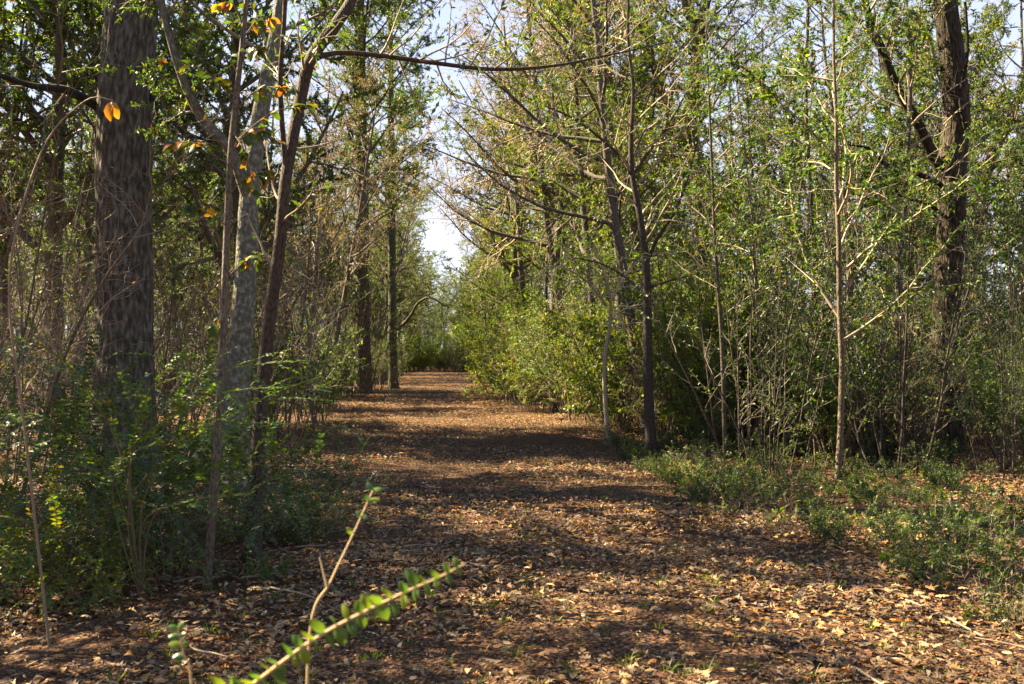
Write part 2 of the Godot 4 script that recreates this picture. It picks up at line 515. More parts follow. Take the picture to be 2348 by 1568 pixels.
func build_ground() -> void:
	rng.seed = 7
	var xs := PackedFloat32Array([-420.0, -200.0, -100.0, -60.0])
	for i in 61: xs.append(-36.0 + i * 1.2)
	xs.append_array(PackedFloat32Array([60.0, 100.0, 200.0, 420.0]))
	var zs := PackedFloat32Array([200.0, 60.0, 20.0])
	for i in 76: zs.append(6.0 - i * 1.2)
	zs.append_array(PackedFloat32Array([-110.0, -140.0, -200.0, -300.0, -600.0]))
	var X := Mesher.new()
	for z in zs:
		for x in xs:
			X.v.append(Vector3(x, ground_at(x, z), z))
			var e := 0.1
			X.n.append(Vector3(ground_at(x - e, z) - ground_at(x + e, z), 2 * e, ground_at(x, z - e) - ground_at(x, z + e)).normalized())
			X.c.append(Color.WHITE)
			X.uv.append(Vector2(x, z))
	var w := xs.size()
	for j in zs.size() - 1:
		for i in w - 1:
			var a := j * w + i
			X.ix.append(a); X.ix.append(a + w); X.ix.append(a + w + 1)
			X.ix.append(a); X.ix.append(a + w + 1); X.ix.append(a + 1)
	var ground := Node3D.new()
	ground.name = "ground"
	tag(ground, "forest floor and trail strewn with brown fallen leaves", "ground", "", "structure")
	add_child(ground)
	part("soil", X.mesh(M.soil), ground)
	# leaf litter: drifts of many leaves, laid over the whole floor in view
	var lists := []
	var meshes := []
	for k in 7:
		var D := Mesher.new()
		for i in 860:
			var q := Vector3(rng.randfn(0.0, 0.42), 0, rng.randfn(0.0, 0.42))
			q.y = rng.randf_range(0.0, 0.03)
			one_fallen(D, q, 1.0 if k < 4 else 0.7 if k < 6 else 0.38, DEAD if k < 4 else MOULD if k < 6 else DEAD + MOULD)
		meshes.append(D.mesh(M.dry))
		lists.append([])
	var d := 2.2
	while d < 120.0:
		var step := 0.95 if d < 30.0 else 1.5
		var size := step / 0.95
		var thin := FastNoiseLite.new()
		thin.frequency = 0.35
		var half := d * 0.56 + 2.0
		var x := -half
		while x < half:
			var px := x + rng.randf_range(-0.4, 0.4) * step
			var pz := -d + rng.randf_range(-0.4, 0.4) * step
			var off := maxf(edge(d, 1) - px, px - edge(d, 2))
			if thin.get_noise_2d(px * 1.5, pz) > 0.27 and d < 34.0:
				lists[6].append(Transform3D(Basis(Vector3.UP, rng.randf_range(0.0, TAU)), Vector3(px, ground_at(px, pz) + 0.002, pz)))
			elif off < 6.0 or (d < 45.0 and rng.randf() < 0.75):
				var b := Basis(Vector3.UP, rng.randf_range(0.0, TAU)).scaled(Vector3(size, 1.0 + 0.2 * size, size) * rng.randf_range(0.9, 1.1))
				var dark := thin.get_noise_2d(px * 0.8 + 90.0, pz * 1.2) > rng.randf_range(-0.35, 0.35)
				lists[4 + rng.randi() % 3 if dark else rng.randi() % 4].append(Transform3D(b, Vector3(px, ground_at(px, pz) + 0.004, pz)))
			x += step
		d += step
	for k in 7:
		tag(scatter(meshes[k], lists[k], "leaf_litter", ground), "", "", "", "stuff")
	# the leaves that lie nearest, one by one
	var shapes := []
	for k in 24:
		var S := Mesher.new()
		one_fallen(S, Vector3.ZERO, 1.25)
		shapes.append(S.mesh(M.dry))
	for i in 290:
		var dd := 4.0 + 5.0 * pow(rng.randf(), 1.3)
		var px := rng.randf_range(-0.5, 0.52) * dd
		var o := part("fallen_leaf", shapes[i % 24], ground)
		o.position = Vector3(px, ground_at(px, -dd) + rng.randf_range(0.03, 0.045), -dd)
		o.rotation = Vector3(rng.randf_range(-0.3, 0.3), rng.randf_range(0.0, TAU), rng.randf_range(-0.3, 0.3))

# ---------------------------------------------------------------- the trees one can pick out
# paths: first the trunk, from the ground up, then limbs; each [[x, y, distance], ...] with widths in picture pixels
func noted(called: String, label: String, paths: Array, widths: Array, dist: float, wood: String, tint: Color, P: Dictionary, sprout: Array, seed_: int) -> Node3D:
	rng.seed = seed_
	var base: Vector3 = pt(paths[0][0][0], paths[0][0][1], paths[0][0][2])
	base.y = ground_at(base.x, base.z)
	var woods: Array[Mesher] = []
	var T := Mesher.new()
	var L := Mesher.new()
	var fn := FastNoiseLite.new()
	fn.seed = seed_
	fn.frequency = 1.0
	for k in paths.size():
		var W := Mesher.new()
		woods.append(W)
		var ps := []
		var rs := []
		for i in paths[k].size():
			var q = paths[k][i]
			var p := pt(q[0], q[1], q[2]) - base
			if k == 0 and i == 0:
				p = Vector3(0, -0.08, 0)
			ps.append(p)
			rs.append(widths[k][i] * 0.5 / FOCAL * q[2])
		var big: bool = rs[0] > 0.1
		var sm := smooth(ps, rs, (28 if rs[0] > 0.2 else 14) if big else 7)
		var pp: PackedVector3Array = sm[0]
		var rr: PackedFloat32Array = sm[1]
		if k == 0:
			for i in pp.size():
				rr[i] *= 1.0 + 0.55 * exp(-pp[i].y / maxf(0.1, rs[0] * 1.4))
		if big:
			W.ridged(pp, rr, 96 if rs[0] > 0.2 else 48, tint, 0.04, fn, 3.2)
		else:
			W.tube(pp, rr, 9, tint)
		# side growth: [path, from, to, count, length, level]
		for s in sprout:
			if s[0] != k:
				continue
			for i in s[3]:
				var f := lerpf(s[1], s[2], (i + rng.randf()) / s[3]) * (pp.size() - 1)
				var j := mini(int(f), pp.size() - 2)
				var t := (pp[j + 1] - pp[j]).normalized()
				var side := rnd_dir().cross(t).normalized()
				var d := (t * 0.5 + side + Vector3.UP * 0.15).normalized()
				grow(W, T, L, pp[j], d, s[4] * rng.randf_range(0.6, 1.2), minf(rr[j] * 0.5, 0.012 * s[4] + 0.004), s[5], P)
	var o := thing(called, label, "tree", base)
	var trunk := part("trunk", woods[0].mesh(M[wood]), o)
	for k in range(1, woods.size()):
		part("limb", woods[k].mesh(M[wood]), trunk)
	if T.ix.size() or L.ix.size():
		part("crown", crown_mesh(T, L), o)
	return o

func build_noted() -> void:
	var mid := tall({"cols": DARKS + GREENS, "wood_to": 0, "ll": 0.07, "lw": 0.026})
	var thin := slim({"per_m": 10.0, "wood_to": 0})
	noted("broad_tree", "thick dark tree trunk with deeply ridged bark behind the privet", [
		[[286, 1085, 12.8], [286, 930, 12.8], [284, 640, 12.8], [280, 330, 12.8], [290, 130, 12.8], [300, -60, 12.8], [305, -500, 12.9], [300, -1000, 13.0], [290, -1500, 13.0]],
		[[225, 245, 12.8], [150, 205, 12.3], [60, 192, 11.8], [-60, 150, 11.4]],
		[[345, 215, 12.8], [420, 300, 12.6], [520, 330, 12.4]],
		[[300, -380, 12.9], [520, -620, 12.0], [760, -760, 11.0]],
		[[300, -600, 12.9], [60, -900, 13.5], [-200, -1100, 14.0]]],
		[[128, 122, 120, 120, 116, 108, 90, 60, 20], [24, 20, 14, 8], [16, 10, 4], [40, 26, 8], [40, 26, 8]], 12.8, "ridged", Color(0.15, 0.143, 0.122), mid,
		[[1, 0.3, 1.0, 6, 1.2, 2], [2, 0.3, 1.0, 5, 0.8, 2], [0, 0.66, 1.0, 12, 2.6, 1], [3, 0.3, 1.0, 7, 1.6, 1], [4, 0.3, 1.0, 7, 1.6, 1]], 1)
	noted("lichen_tree", "leaning trunk blotched with pale grey lichen beside the brown sapling", [
		[[540, 1110, 11.2], [545, 880, 11.2], [562, 640, 11.2], [572, 430, 11.2], [600, 230, 11.3], [636, 40, 11.4], [660, -200, 11.5], [700, -600, 11.6], [720, -1000, 11.6]],
		[[572, 470, 11.2], [530, 350, 11.0], [470, 280, 10.9], [425, 200, 10.8], [380, 60, 10.7], [340, -120, 10.6]]],
		[[60, 54, 50, 42, 36, 30, 26, 18, 6], [30, 27, 25, 22, 18, 10]], 11.2, "lichen", Color(0.27, 0.265, 0.235), mid,
		[[0, 0.55, 1.0, 16, 1.8, 1], [1, 0.4, 1.0, 9, 1.0, 2]], 2)
	noted("brown_tree", "brown rough barked young tree with a long bough reaching over the trail", [
		[[578, 1290, 7.3], [590, 1080, 7.3], [612, 780, 7.3], [640, 560, 7.3], [655, 400, 7.3], [690, 210, 7.4], [712, 130, 7.4], [770, 50, 7.5], [815, -30, 7.6], [900, -260, 7.8], [960, -520, 8.0]],
		[[705, 140, 7.4], [760, 119, 7.5], [850, 122, 7.7], [1000, 142, 8.0], [1130, 156, 8.3], [1270, 148, 8.6], [1400, 122, 9.0], [1540, 92, 9.3]],
		[[655, 400, 7.3], [640, 200, 7.2], [650, 0, 7.1], [640, -220, 7.0]]],
		[[42, 36, 31, 28, 27, 28, 29, 28, 25, 17, 8], [14, 12, 11, 10, 9, 7, 5, 2], [14, 12, 10, 5]], 7.3, "bark", Color(0.1, 0.078, 0.058), thin,
		[[1, 0.3, 1.0, 28, 0.8, 1], [0, 0.25, 0.6, 8, 0.7, 1], [0, 0.8, 1.0, 8, 1.2, 1], [2, 0.3, 1.0, 6, 0.8, 1]], 3)
	noted("straight_tree", "straight grey trunk standing at the trail edge beyond the brown sapling", [
		[[832, 905, 40.0], [831, 700, 40.0], [829, 450, 40.0], [824, 200, 40.0], [822, -100, 40.0], [820, -350, 40.0]],
		[[832, 655, 40.0], [790, 640, 39.0], [755, 648, 38.0]]],
		[[33, 31, 28, 25, 18, 6], [7, 5, 3]], 40.0, "ridged", Color(0.19, 0.16, 0.125), tall({"cols": DARKS + GREENS, "ll": 0.1, "lw": 0.036}),
		[[0, 0.38, 0.98, 62, 4.0, 1]], 4)
	noted("slender_tree", "slender mossy trunk with one crooked low limb over the trail", [
		[[902, 893, 47.0], [899, 700, 47.0], [897, 500, 47.0], [895, 300, 47.0], [893, 60, 47.0], [890, -150, 47.0]],
		[[900, 752, 47.0], [918, 748, 46.5], [940, 725, 46.0], [958, 695, 45.5], [985, 682, 45.0], [1015, 698, 44.5], [1030, 705, 44.0]]],
		[[20, 18, 17, 15, 11, 4], [9, 8, 7, 6, 5, 4, 2]], 47.0, "bark", Color(0.12, 0.11, 0.07), tall({"cols": GREENS, "ll": 0.1, "lw": 0.036}),
		[[0, 0.35, 0.98, 44, 3.4, 1], [1, 0.5, 1.0, 5, 0.8, 2]], 5)
	noted("forked_tree", "thin dark forked tree standing alone at the trail's leafy margin", [
		[[1494, 1045, 15.2], [1486, 900, 15.2], [1484, 760, 15.2], [1481, 610, 15.2], [1468, 500, 15.2], [1450, 400, 15.2], [1447, 320, 15.2], [1452, 200, 15.2], [1440, 60, 15.2], [1450, -150, 15.2]],
		[[1481, 610, 15.2], [1508, 545, 15.1], [1545, 490, 15.0], [1580, 400, 14.9], [1600, 320, 14.8]],
		[[1450, 402, 15.2], [1425, 360, 15.1], [1380, 318, 15.0], [1330, 280, 14.9], [1280, 252, 14.8]],
		[[1484, 660, 15.2], [1530, 645, 15.0], [1580, 632, 14.9]],
		[[1484, 680, 15.2], [1440, 640, 15.4], [1380, 605, 15.6], [1310, 590, 15.8]]],
		[[27, 23, 21, 19, 15, 13, 11, 9, 7, 3], [9, 8, 6, 5, 3], [10, 8, 7, 5, 3], [9, 6, 3], [7, 5, 4, 2]], 15.2, "bark", Color(0.085, 0.07, 0.055), thin,
		[[0, 0.35, 1.0, 18, 1.5, 1], [1, 0.3, 1.0, 7, 0.8, 1], [2, 0.3, 1.0, 8, 0.9, 1], [3, 0.4, 1.0, 4, 0.5, 1], [4, 0.2, 1.0, 7, 0.7, 1]], 6)
	noted("sunlit_tree", "pale sunlit trunk with a dark limb curving off above the thicket", [
		[[1616, 960, 25.0], [1612, 740, 25.0], [1610, 560, 25.0], [1600, 410, 25.0], [1586, 320, 25.0], [1592, 180, 25.0], [1600, 90, 25.0], [1572, -20, 25.0], [1560, -200, 25.0], [1550, -420, 25.0]],
		[[1586, 345, 25.0], [1550, 300, 24.7], [1522, 220, 24.4], [1500, 150, 24.2], [1480, 70, 24.0], [1430, -10, 23.8], [1390, -140, 23.6]],
		[[1602, 100, 25.0], [1622, 0, 25.3], [1650, -160, 25.6]]],
		[[42, 36, 33, 32, 30, 28, 26, 22, 16, 6], [22, 20, 18, 16, 14, 11, 5], [18, 14, 6]], 25.0, "ridged", Color(0.19, 0.155, 0.12), tall({"cols": OLIVES + GREENS, "per_m": 18.0}),
		[[0, 0.45, 1.0, 26, 2.8, 1], [1, 0.3, 1.0, 12, 2.0, 1], [2, 0.2, 1.0, 6, 1.8, 1]], 7)
	noted("twin_tree", "dark twin stemmed trunk showing high between the thin boughs", [
		[[1372, 905, 40.0], [1368, 650, 40.0], [1364, 490, 40.0], [1350, 400, 40.0], [1336, 320, 40.0], [1330, 200, 40.0], [1310, 0, 40.0], [1300, -180, 40.0]],
		[[1362, 470, 40.0], [1354, 380, 40.2], [1354, 320, 40.4], [1362, 200, 40.6], [1380, 0, 41.0], [1390, -160, 41.0]],
		[[1342, 392, 40.0], [1295, 385, 39.0], [1250, 408, 38.5], [1200, 430, 38.0]]],
		[[36, 33, 30, 24, 18, 15, 11, 4], [20, 18, 17, 14, 10, 4], [9, 8, 6, 3]], 40.0, "ridged", Color(0.14, 0.12, 0.1), tall({"cols": OLIVES + GREENS, "per_m": 16.0, "ll": 0.1, "lw": 0.036}),
		[[0, 0.4, 1.0, 24, 3.0, 1], [1, 0.3, 1.0, 14, 2.6, 1], [2, 0.3, 1.0, 6, 1.4, 2]], 8)
	noted("vine_tree", "tall trunk hung with vines, bark colour darkened for shade, above the shaded brush", [
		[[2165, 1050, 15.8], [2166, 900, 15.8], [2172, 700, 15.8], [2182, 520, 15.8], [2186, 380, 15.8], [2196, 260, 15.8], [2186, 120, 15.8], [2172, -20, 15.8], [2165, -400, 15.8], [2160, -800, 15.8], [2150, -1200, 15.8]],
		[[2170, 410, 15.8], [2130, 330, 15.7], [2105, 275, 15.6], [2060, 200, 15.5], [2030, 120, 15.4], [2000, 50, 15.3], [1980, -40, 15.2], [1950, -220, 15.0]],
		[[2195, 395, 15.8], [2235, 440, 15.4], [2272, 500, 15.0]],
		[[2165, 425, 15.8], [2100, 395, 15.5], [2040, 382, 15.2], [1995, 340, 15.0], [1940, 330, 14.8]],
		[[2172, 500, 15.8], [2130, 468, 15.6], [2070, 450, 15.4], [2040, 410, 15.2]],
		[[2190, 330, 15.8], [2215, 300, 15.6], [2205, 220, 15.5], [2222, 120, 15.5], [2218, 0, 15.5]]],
		[[70, 64, 61, 59, 61, 58, 54, 50, 40, 28, 8], [26, 24, 23, 22, 20, 18, 15, 6], [14, 11, 6], [13, 11, 9, 7, 3], [10, 8, 6, 3], [10, 9, 8, 8, 6]], 15.8, "ridged", Color(0.09, 0.076, 0.06), mid,  # bark tint lowered to stand in for shade from other trees
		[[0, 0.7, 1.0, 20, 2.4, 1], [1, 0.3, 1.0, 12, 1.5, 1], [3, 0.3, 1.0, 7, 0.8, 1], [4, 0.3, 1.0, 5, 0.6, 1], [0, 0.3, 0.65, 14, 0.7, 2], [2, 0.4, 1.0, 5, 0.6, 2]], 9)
	noted("leaning_tree", "pale leaning trunk standing behind the vine hung tree", [
		[[2190, 930, 30.0], [2215, 700, 30.0], [2240, 520, 30.0], [2255, 420, 30.0], [2290, 330, 30.0], [2340, 220, 30.0], [2400, 60, 30.0], [2440, -120, 30.0]]],
		[[34, 30, 27, 26, 22, 18, 12, 5]], 30.0, "ridged", Color(0.19, 0.155, 0.12), tall({"cols": OLIVES + YELLOWS, "per_m": 18.0}),
		[[0, 0.4, 1.0, 22, 2.4, 1]], 10)
	noted("dead_sapling", "pale dead sapling with arching bare twigs between forked tree and bright shrubs", [
		[[1395, 1010, 17.5], [1385, 850, 17.5], [1400, 720, 17.4], [1390, 640, 17.2], [1360, 560, 17.0]],
		[[1390, 700, 17.4], [1340, 640, 17.0], [1270, 610, 16.6], [1220, 640, 16.4]],
		[[1400, 690, 17.3], [1450, 610, 17.2], [1520, 580, 17.0], [1590, 600, 16.8]]],
		[[12, 10, 8, 6, 3], [6, 5, 4, 2], [6, 5, 4, 2]], 17.5, "twig", Color(0.36, 0.29, 0.2), slim({"per_m": 1.0, "cols": RUSTS, "twig": Color(0.44, 0.36, 0.25), "wander": [0.2, 0.32, 0.4], "up": [0.0, -0.08, -0.06], "nc": [10, 6]}),
		[[0, 0.4, 1.0, 12, 1.1, 1], [1, 0.1, 1.0, 13, 0.9, 1], [2, 0.1, 1.0, 13, 0.9, 1]], 61)
	for row in [
		[1875, 1015, 17.0, 1868, 620, 1850, 240, 1856, 0, 13, "straight dark sapling with dark green leaves rising from the shaded brush"],
		[2058, 1060, 15.0, 2060, 700, 2072, 520, 2090, 200, 20, "dark stem beside the vine hung tree, bare to chest height"],
		[1662, 1070, 14.0, 1655, 800, 1640, 560, 1630, 300, 11, "pale thin sapling with a sunlit foot beside the forked tree"],
		[1790, 930, 22.0, 1800, 700, 1750, 560, 1720, 320, 10, "bent grey sapling between the pale sunlit trunk and the dark sapling"],
		[1252, 905, 30.0, 1250, 700, 1262, 500, 1270, 300, 11, "slim upright sapling with twigs over the bright thicket"],
		[1305, 860, 36.0, 1290, 560, 1300, 420, 1290, 240, 13, "grey sapling with spreading twigs beneath the twin stemmed trunk"]]:
		var d: float = row[2]
		noted("slim_sapling", row[10], [[[row[0], row[1], d], [row[3], row[4], d], [row[5], row[6], d], [row[7], row[8], d], [row[7] - 10.0, row[8] - 260.0, d]]],
			[[row[9], row[9] * 0.85, row[9] * 0.7, row[9] * 0.5, 2.0]], d, "bark", Color(0.12, 0.1, 0.075), slim({"cols": DARKS + GREENS, "per_m": 18.0}), [[0, 0.35, 1.0, 24, 1.3, 1]], int(row[0]))

# ---------------------------------------------------------------- the young tree with large leaves, and the privet sprays close by
func build_near() -> void:
	rng.seed = 55
	# thin pale stem with large turning leaves
	var W := Mesher.new()
	var base := pt(475, 1345, 6.55)
	base.y = ground_at(base.x, base.z)
	var path := [[475, 1345], [490, 1150], [503, 950], [515, 650], [525, 380], [538, 230], [556, 60], [570, -120], [580, -330]]
	var wide := [22, 20, 19, 17, 15, 14, 12, 9, 3]
	var ps := []
	var rs := []
	for i in path.size():
		ps.append(pt(path[i][0], path[i][1], 6.55) - base)
		rs.append(wide[i] * 0.5 / FOCAL * 6.55)
	ps[0].y = -0.05
	var sm := smooth(ps, rs, 6)
	W.tube(sm[0], sm[1], 9, Color(0.2, 0.17, 0.13))
	var tree := thing("turning_sapling", "thin pale sapling hung with large green and orange leaves", "tree", base)
	# its twigs reach into the gap where the big leaves hang
	var big := []
	for k in 5:
		var S := Mesher.new()
		S.shaped(Vector3.ZERO, Vector3(0, 0, -1), Vector3.UP, 0.105, 0.026, Color.WHITE, OVAL, rng.randf_range(0.15, 0.5), rng.randf_range(0.1, 0.5))
		big.append(S)
	var tints := [Color(0.07, 0.12, 0.02), Color(0.06, 0.1, 0.02), Color(0.09, 0.12, 0.02), Color(0.05, 0.09, 0.025), Color(0.15, 0.14, 0.02), Color(0.42, 0.17, 0.02), Color(0.5, 0.24, 0.03), Color(0.36, 0.13, 0.02)]
	var leaf_meshes := []
	for t in tints:
		for S in big:
			var me := Mesher.new()
			me.v = S.v
			me.n = S.n
			me.uv = S.uv
			me.ix = S.ix
			me.c = S.c.duplicate()
			me.c.fill(t)
			leaf_meshes.append(me.mesh(M.leaf))
	for tw in [[522, 450, 620, 400, 12], [530, 330, 640, 330, 14], [527, 360, 600, 290, 9], [515, 640, 600, 590, 8], [520, 520, 430, 470, 8], [535, 240, 470, 170, 9], [535, 250, 660, 200, 16], [525, 380, 390, 330, 7],
		[550, 90, 620, 40, 8], [545, 160, 590, 110, 6], [540, 220, 360, 140, 9], [512, 720, 480, 760, 4], [530, 300, 580, 440, 9], [545, 170, 450, 80, 8], [555, 60, 500, 10, 6], [530, 330, 700, 240, 10]]:
		var a := pt(tw[0], tw[1], 6.55) - base
		var b := pt(tw[2], tw[3], 6.55 - rng.randf_range(-0.3, 0.6)) - base
		var mid := a.lerp(b, 0.5) + Vector3(0, 0.05, 0) + rnd_dir() * 0.04
		var q := smooth([a, mid, b], [0.006, 0.004, 0.002], 4)
		W.tube(q[0], q[1], 4, TWIG)
		var line: PackedVector3Array = q[0]
		for i in tw[4] + 6:
			var f := rng.randf_range(0.35, 1.0) * (line.size() - 1)
			var j := mini(int(f), line.size() - 2)
			var p := line[j].lerp(line[j + 1], f - j)
			var k := 4 + rng.randi() % 4 if rng.randf() < 0.38 else rng.randi() % 4
			var lf := part("leaf", leaf_meshes[k * 5 + rng.randi() % 5], tree)
			var dir := ((line[j + 1] - line[j]).normalized() * 0.5 + rnd_dir() * 0.7 + Vector3(0, -0.6, 0)).normalized()
			lf.position = p
			lf.basis = Basis.looking_at(dir, (Vector3.UP + rnd_dir()).normalized()).scaled(Vector3.ONE * rng.randf_range(0.5, 1.0))
	part("trunk", W.mesh(M.bark), tree)
	# the pair of big orange leaves on a bare twig in front of the thick trunk
	var w2 := Mesher.new()
	var o1 := pt(120, 1400, 5.2)
	o1.y = ground_at(o1.x, o1.z)
	var q2 := smooth([Vector3(0, -0.03, 0), pt(60, 1000, 5.1) - o1, pt(20, 640, 5.0) - o1, pt(90, 350, 5.0) - o1, pt(190, 230, 5.0) - o1, pt(255, 228, 5.0) - o1], [0.008, 0.007, 0.006, 0.005, 0.004, 0.002], 6)
	w2.tube(q2[0], q2[1], 5, TWIG * 0.8)
	var wand := thing("bare_wand", "arching bare twig with one pair of big orange leaves", "tree", o1)
	part("trunk", w2.mesh(M.twig), wand)
	for s in [[0.0, -0.12, 0], [0.45, 0.2, 5]]:
		var lf := part("leaf", leaf_meshes[(6 if s[2] else 5) * 5], wand)
		lf.position = pt(250, 232, 5.0) - o1
		lf.basis = Basis.looking_at(Vector3(s[0] + 0.05, -1.0, 0.1).normalized(), Vector3(s[1], 0.3, 1.0).normalized()).scaled(Vector3.ONE * 0.95)

# privet: arching wands with small leaves in pairs
func privet_wand(W: Mesher, L: Mesher, line: PackedVector3Array, r: float, gap: float, size: float, cols: Array, t0: float) -> void:
	var rr := PackedFloat32Array()
	for i in line.size():
		rr.append(lerpf(r, r * 0.35, float(i) / (line.size() - 1)))
	W.tube(line, rr, 5 if r > 0.003 else 3, Color(0.15, 0.125, 0.07))
	var carry := 0.0
	for i in line.size() - 1:
		var seg := line[i + 1] - line[i]
		var ln := seg.length()
		var t := seg / ln
		while carry < ln:
			if float(i) / line.size() >= t0:
				var q := line[i] + t * carry
				var side := t.cross(Vector3.UP + rnd_dir() * 0.25).normalized()
				for s in [-1.0, 1.0]:
					if rng.randf() < 0.88:
						var dir: Vector3 = (side * s + t * 0.45 + rnd_dir() * 0.3).normalized()
						var nm := (side.cross(t) + rnd_dir() * 0.4).normalized()
						if nm.y < 0.0: nm = -nm
						L.shaped(q, dir, nm, size * rng.randf_range(0.7, 1.15), size * 0.25, pick(cols), NARROW, 0.35, 0.25)
			carry += gap * rng.randf_range(0.7, 1.3)
		carry -= ln

func arch(p: Vector3, d: Vector3, ln: float, n: int, droop: float) -> PackedVector3Array:
	var out := PackedVector3Array()
	var q := p
	var dd := d
	for i in n + 1:
		out.append(q)
		dd = (dd + Vector3(0, -droop / n, 0) + rnd_dir() * 0.07).normalized()
		q += dd * (ln / n)
	return out

func make_privet(seed_: int, wands: int, h: float, cols: Array, size: float) -> Array:
	rng.seed = seed_
	var W := Mesher.new()
	var L := Mesher.new()
	for k in wands:
		var a := rng.randf_range(0.0, TAU)
		var d := (Vector3(cos(a), 0, sin(a)) * rng.randf_range(0.25, 0.9) + Vector3.UP).normalized()
		var line := arch(Vector3(cos(a), 0, sin(a)) * 0.12 - Vector3(0, 0.05, 0), d, h * rng.randf_range(0.7, 1.25), 14, 0.9)
		privet_wand(W, L, line, 0.006, 0.035, size, cols, 0.3)
		for s in 14:
			var j := rng.randi_range(3, 13)
			var t := (line[j + 1] - line[j]).normalized()
			var sd := (t * 0.6 + rnd_dir().cross(t).normalized()).normalized()
			privet_wand(W, L, arch(line[j], sd, h * rng.randf_range(0.15, 0.35), 7, 0.5), 0.0025, 0.026, size * 0.9, cols, 0.1)
	return [W.mesh(M.twig), L.mesh(M.leaf)]

func build_privet() -> void:
	var cols := DARKS + [Color(0.05, 0.1, 0.03), Color(0.06, 0.11, 0.03)]
	var sets := [make_privet(301, 15, 1.7, cols, 0.042), make_privet(302, 15, 1.6, cols + GREENS, 0.046), make_privet(303, 14, 1.4, GREENS + YELLOWS, 0.044)]
	var spots := [[-2.35, 6.9, 0.8, 0, 0.3], [-3.1, 6.8, 1.0, 2, 3.0], [-2.7, 7.9, 1.0, 1, 4.2], [-3.8, 8.4, 1.1, 0, 2.2], [-2.6, 6.2, 0.5, 2, 0.9], [-1.85, 8.6, 0.6, 1, 1.1]]
	for s in spots:
		var at := Vector3(s[0], ground_at(s[0], -s[1]), -s[1])
		var o := thing("privet_shrub", ("small " if s[2] < 0.75 else "tall " if s[2] > 1.05 else "") + ["dark green arching privet", "mid green arching privet", "yellow green arching privet"][s[3]] + where_it_stands(at), "shrub", at, "arching privet shrubs before the thick trunk")
		o.rotation.y = s[4]
		o.scale = Vector3.ONE * s[2]
		part("stem", sets[s[3]][0], o)
		part("foliage", sets[s[3]][1], o)
	rng.seed = 909
	var foot := pt(330, 1330, 6.3)
	foot.y = ground_at(foot.x, foot.z)
	var sw := Mesher.new()
	var sl := Mesher.new()
	var bright := [Color(0.08, 0.15, 0.035), Color(0.1, 0.175, 0.035), Color(0.07, 0.13, 0.04), Color(0.14, 0.2, 0.03)]  # leaf greens lightened to stand for sun on these sprays
	for w in [[[300, 1150, 6.2], [450, 1000, 6.0], [600, 915, 5.8], [748, 860, 5.6]], [[350, 1190, 6.1], [470, 1110, 5.9], [560, 1080, 5.7], [642, 1034, 5.5]], [[260, 1100, 6.2], [390, 960, 6.0], [520, 900, 5.9], [650, 888, 5.7]],
		[[300, 1050, 6.3], [440, 880, 6.2], [560, 840, 6.1], [720, 826, 6.0]], [[280, 1050, 6.2], [190, 880, 6.0], [110, 800, 5.8], [20, 770, 5.6]], [[300, 1100, 6.2], [330, 930, 6.0], [380, 850, 5.9], [450, 812, 5.7]],
		[[330, 1200, 6.1], [430, 1150, 5.8], [500, 1140, 5.6], [580, 1130, 5.4]], [[270, 1120, 6.2], [160, 1000, 5.9], [80, 950, 5.7], [0, 960, 5.5]], [[330, 1150, 6.2], [420, 1010, 6.0], [480, 960, 5.8], [560, 985, 5.6]]]:
		var ps := [Vector3(0, -0.04, 0)]
		for q in w:
			ps.append(pt(q[0], q[1], q[2]) - foot)
		var line: PackedVector3Array = smooth(ps, [1, 1, 1, 1, 1], 6)[0]
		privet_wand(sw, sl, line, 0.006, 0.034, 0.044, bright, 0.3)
		for j in range(8, 23, 2):
			var t := (line[j + 1] - line[j]).normalized()
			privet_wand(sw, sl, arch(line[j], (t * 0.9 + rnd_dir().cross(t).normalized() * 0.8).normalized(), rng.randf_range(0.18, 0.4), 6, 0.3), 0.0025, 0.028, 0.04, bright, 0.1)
	var spray := thing("privet_shrub", "green privet with long arching sprays, leaves coloured as sunlit, beside the brown young tree", "shrub", foot)
	part("stem", sw.mesh(M.twig), spray)
	part("foliage", sl.mesh(M.leaf), spray)
	# the sprig that leans into the picture just before the camera, its leaves one by one
	rng.seed = 77
	var root := pt(330, 2900, 1.5)
	root.y = ground_at(root.x, root.z)
	var sprig := thing("privet_sprig", "single leafy privet sprig arching over the trail's near edge", "shrub", root)
	var W := Mesher.new()
	var main := smooth([Vector3(0, -0.03, 0), Vector3(0.0, 0.5, 0.02), pt(440, 1680, 1.45) - root, pt(590, 1560, 1.42) - root, pt(740, 1452, 1.42) - root, pt(910, 1365, 1.44) - root, pt(1000, 1325, 1.46) - root, pt(1064, 1292, 1.48) - root], [0.004, 0.0037, 0.0033, 0.003, 0.0026, 0.0021, 0.0016, 0.001], 8)
	W.tube(main[0], main[1], 7, Color(0.42, 0.3, 0.16))
	var leafs := []
	for t in [Color(0.085, 0.17, 0.04), Color(0.11, 0.19, 0.04), Color(0.07, 0.14, 0.045), Color(0.17, 0.22, 0.03)]:
		for k in 3:
			var S := Mesher.new()
			S.shaped(Vector3.ZERO, Vector3(0, 0, -1), Vector3.UP, 0.0275, rng.randf_range(0.0085, 0.011), t, EGG, rng.randf_range(-0.6, -0.2), rng.randf_range(0.1, 0.5))
			leafs.append(S.mesh(M.waxy))
	var line: PackedVector3Array = main[0]
	var run := 0.0
	var next := 0.0
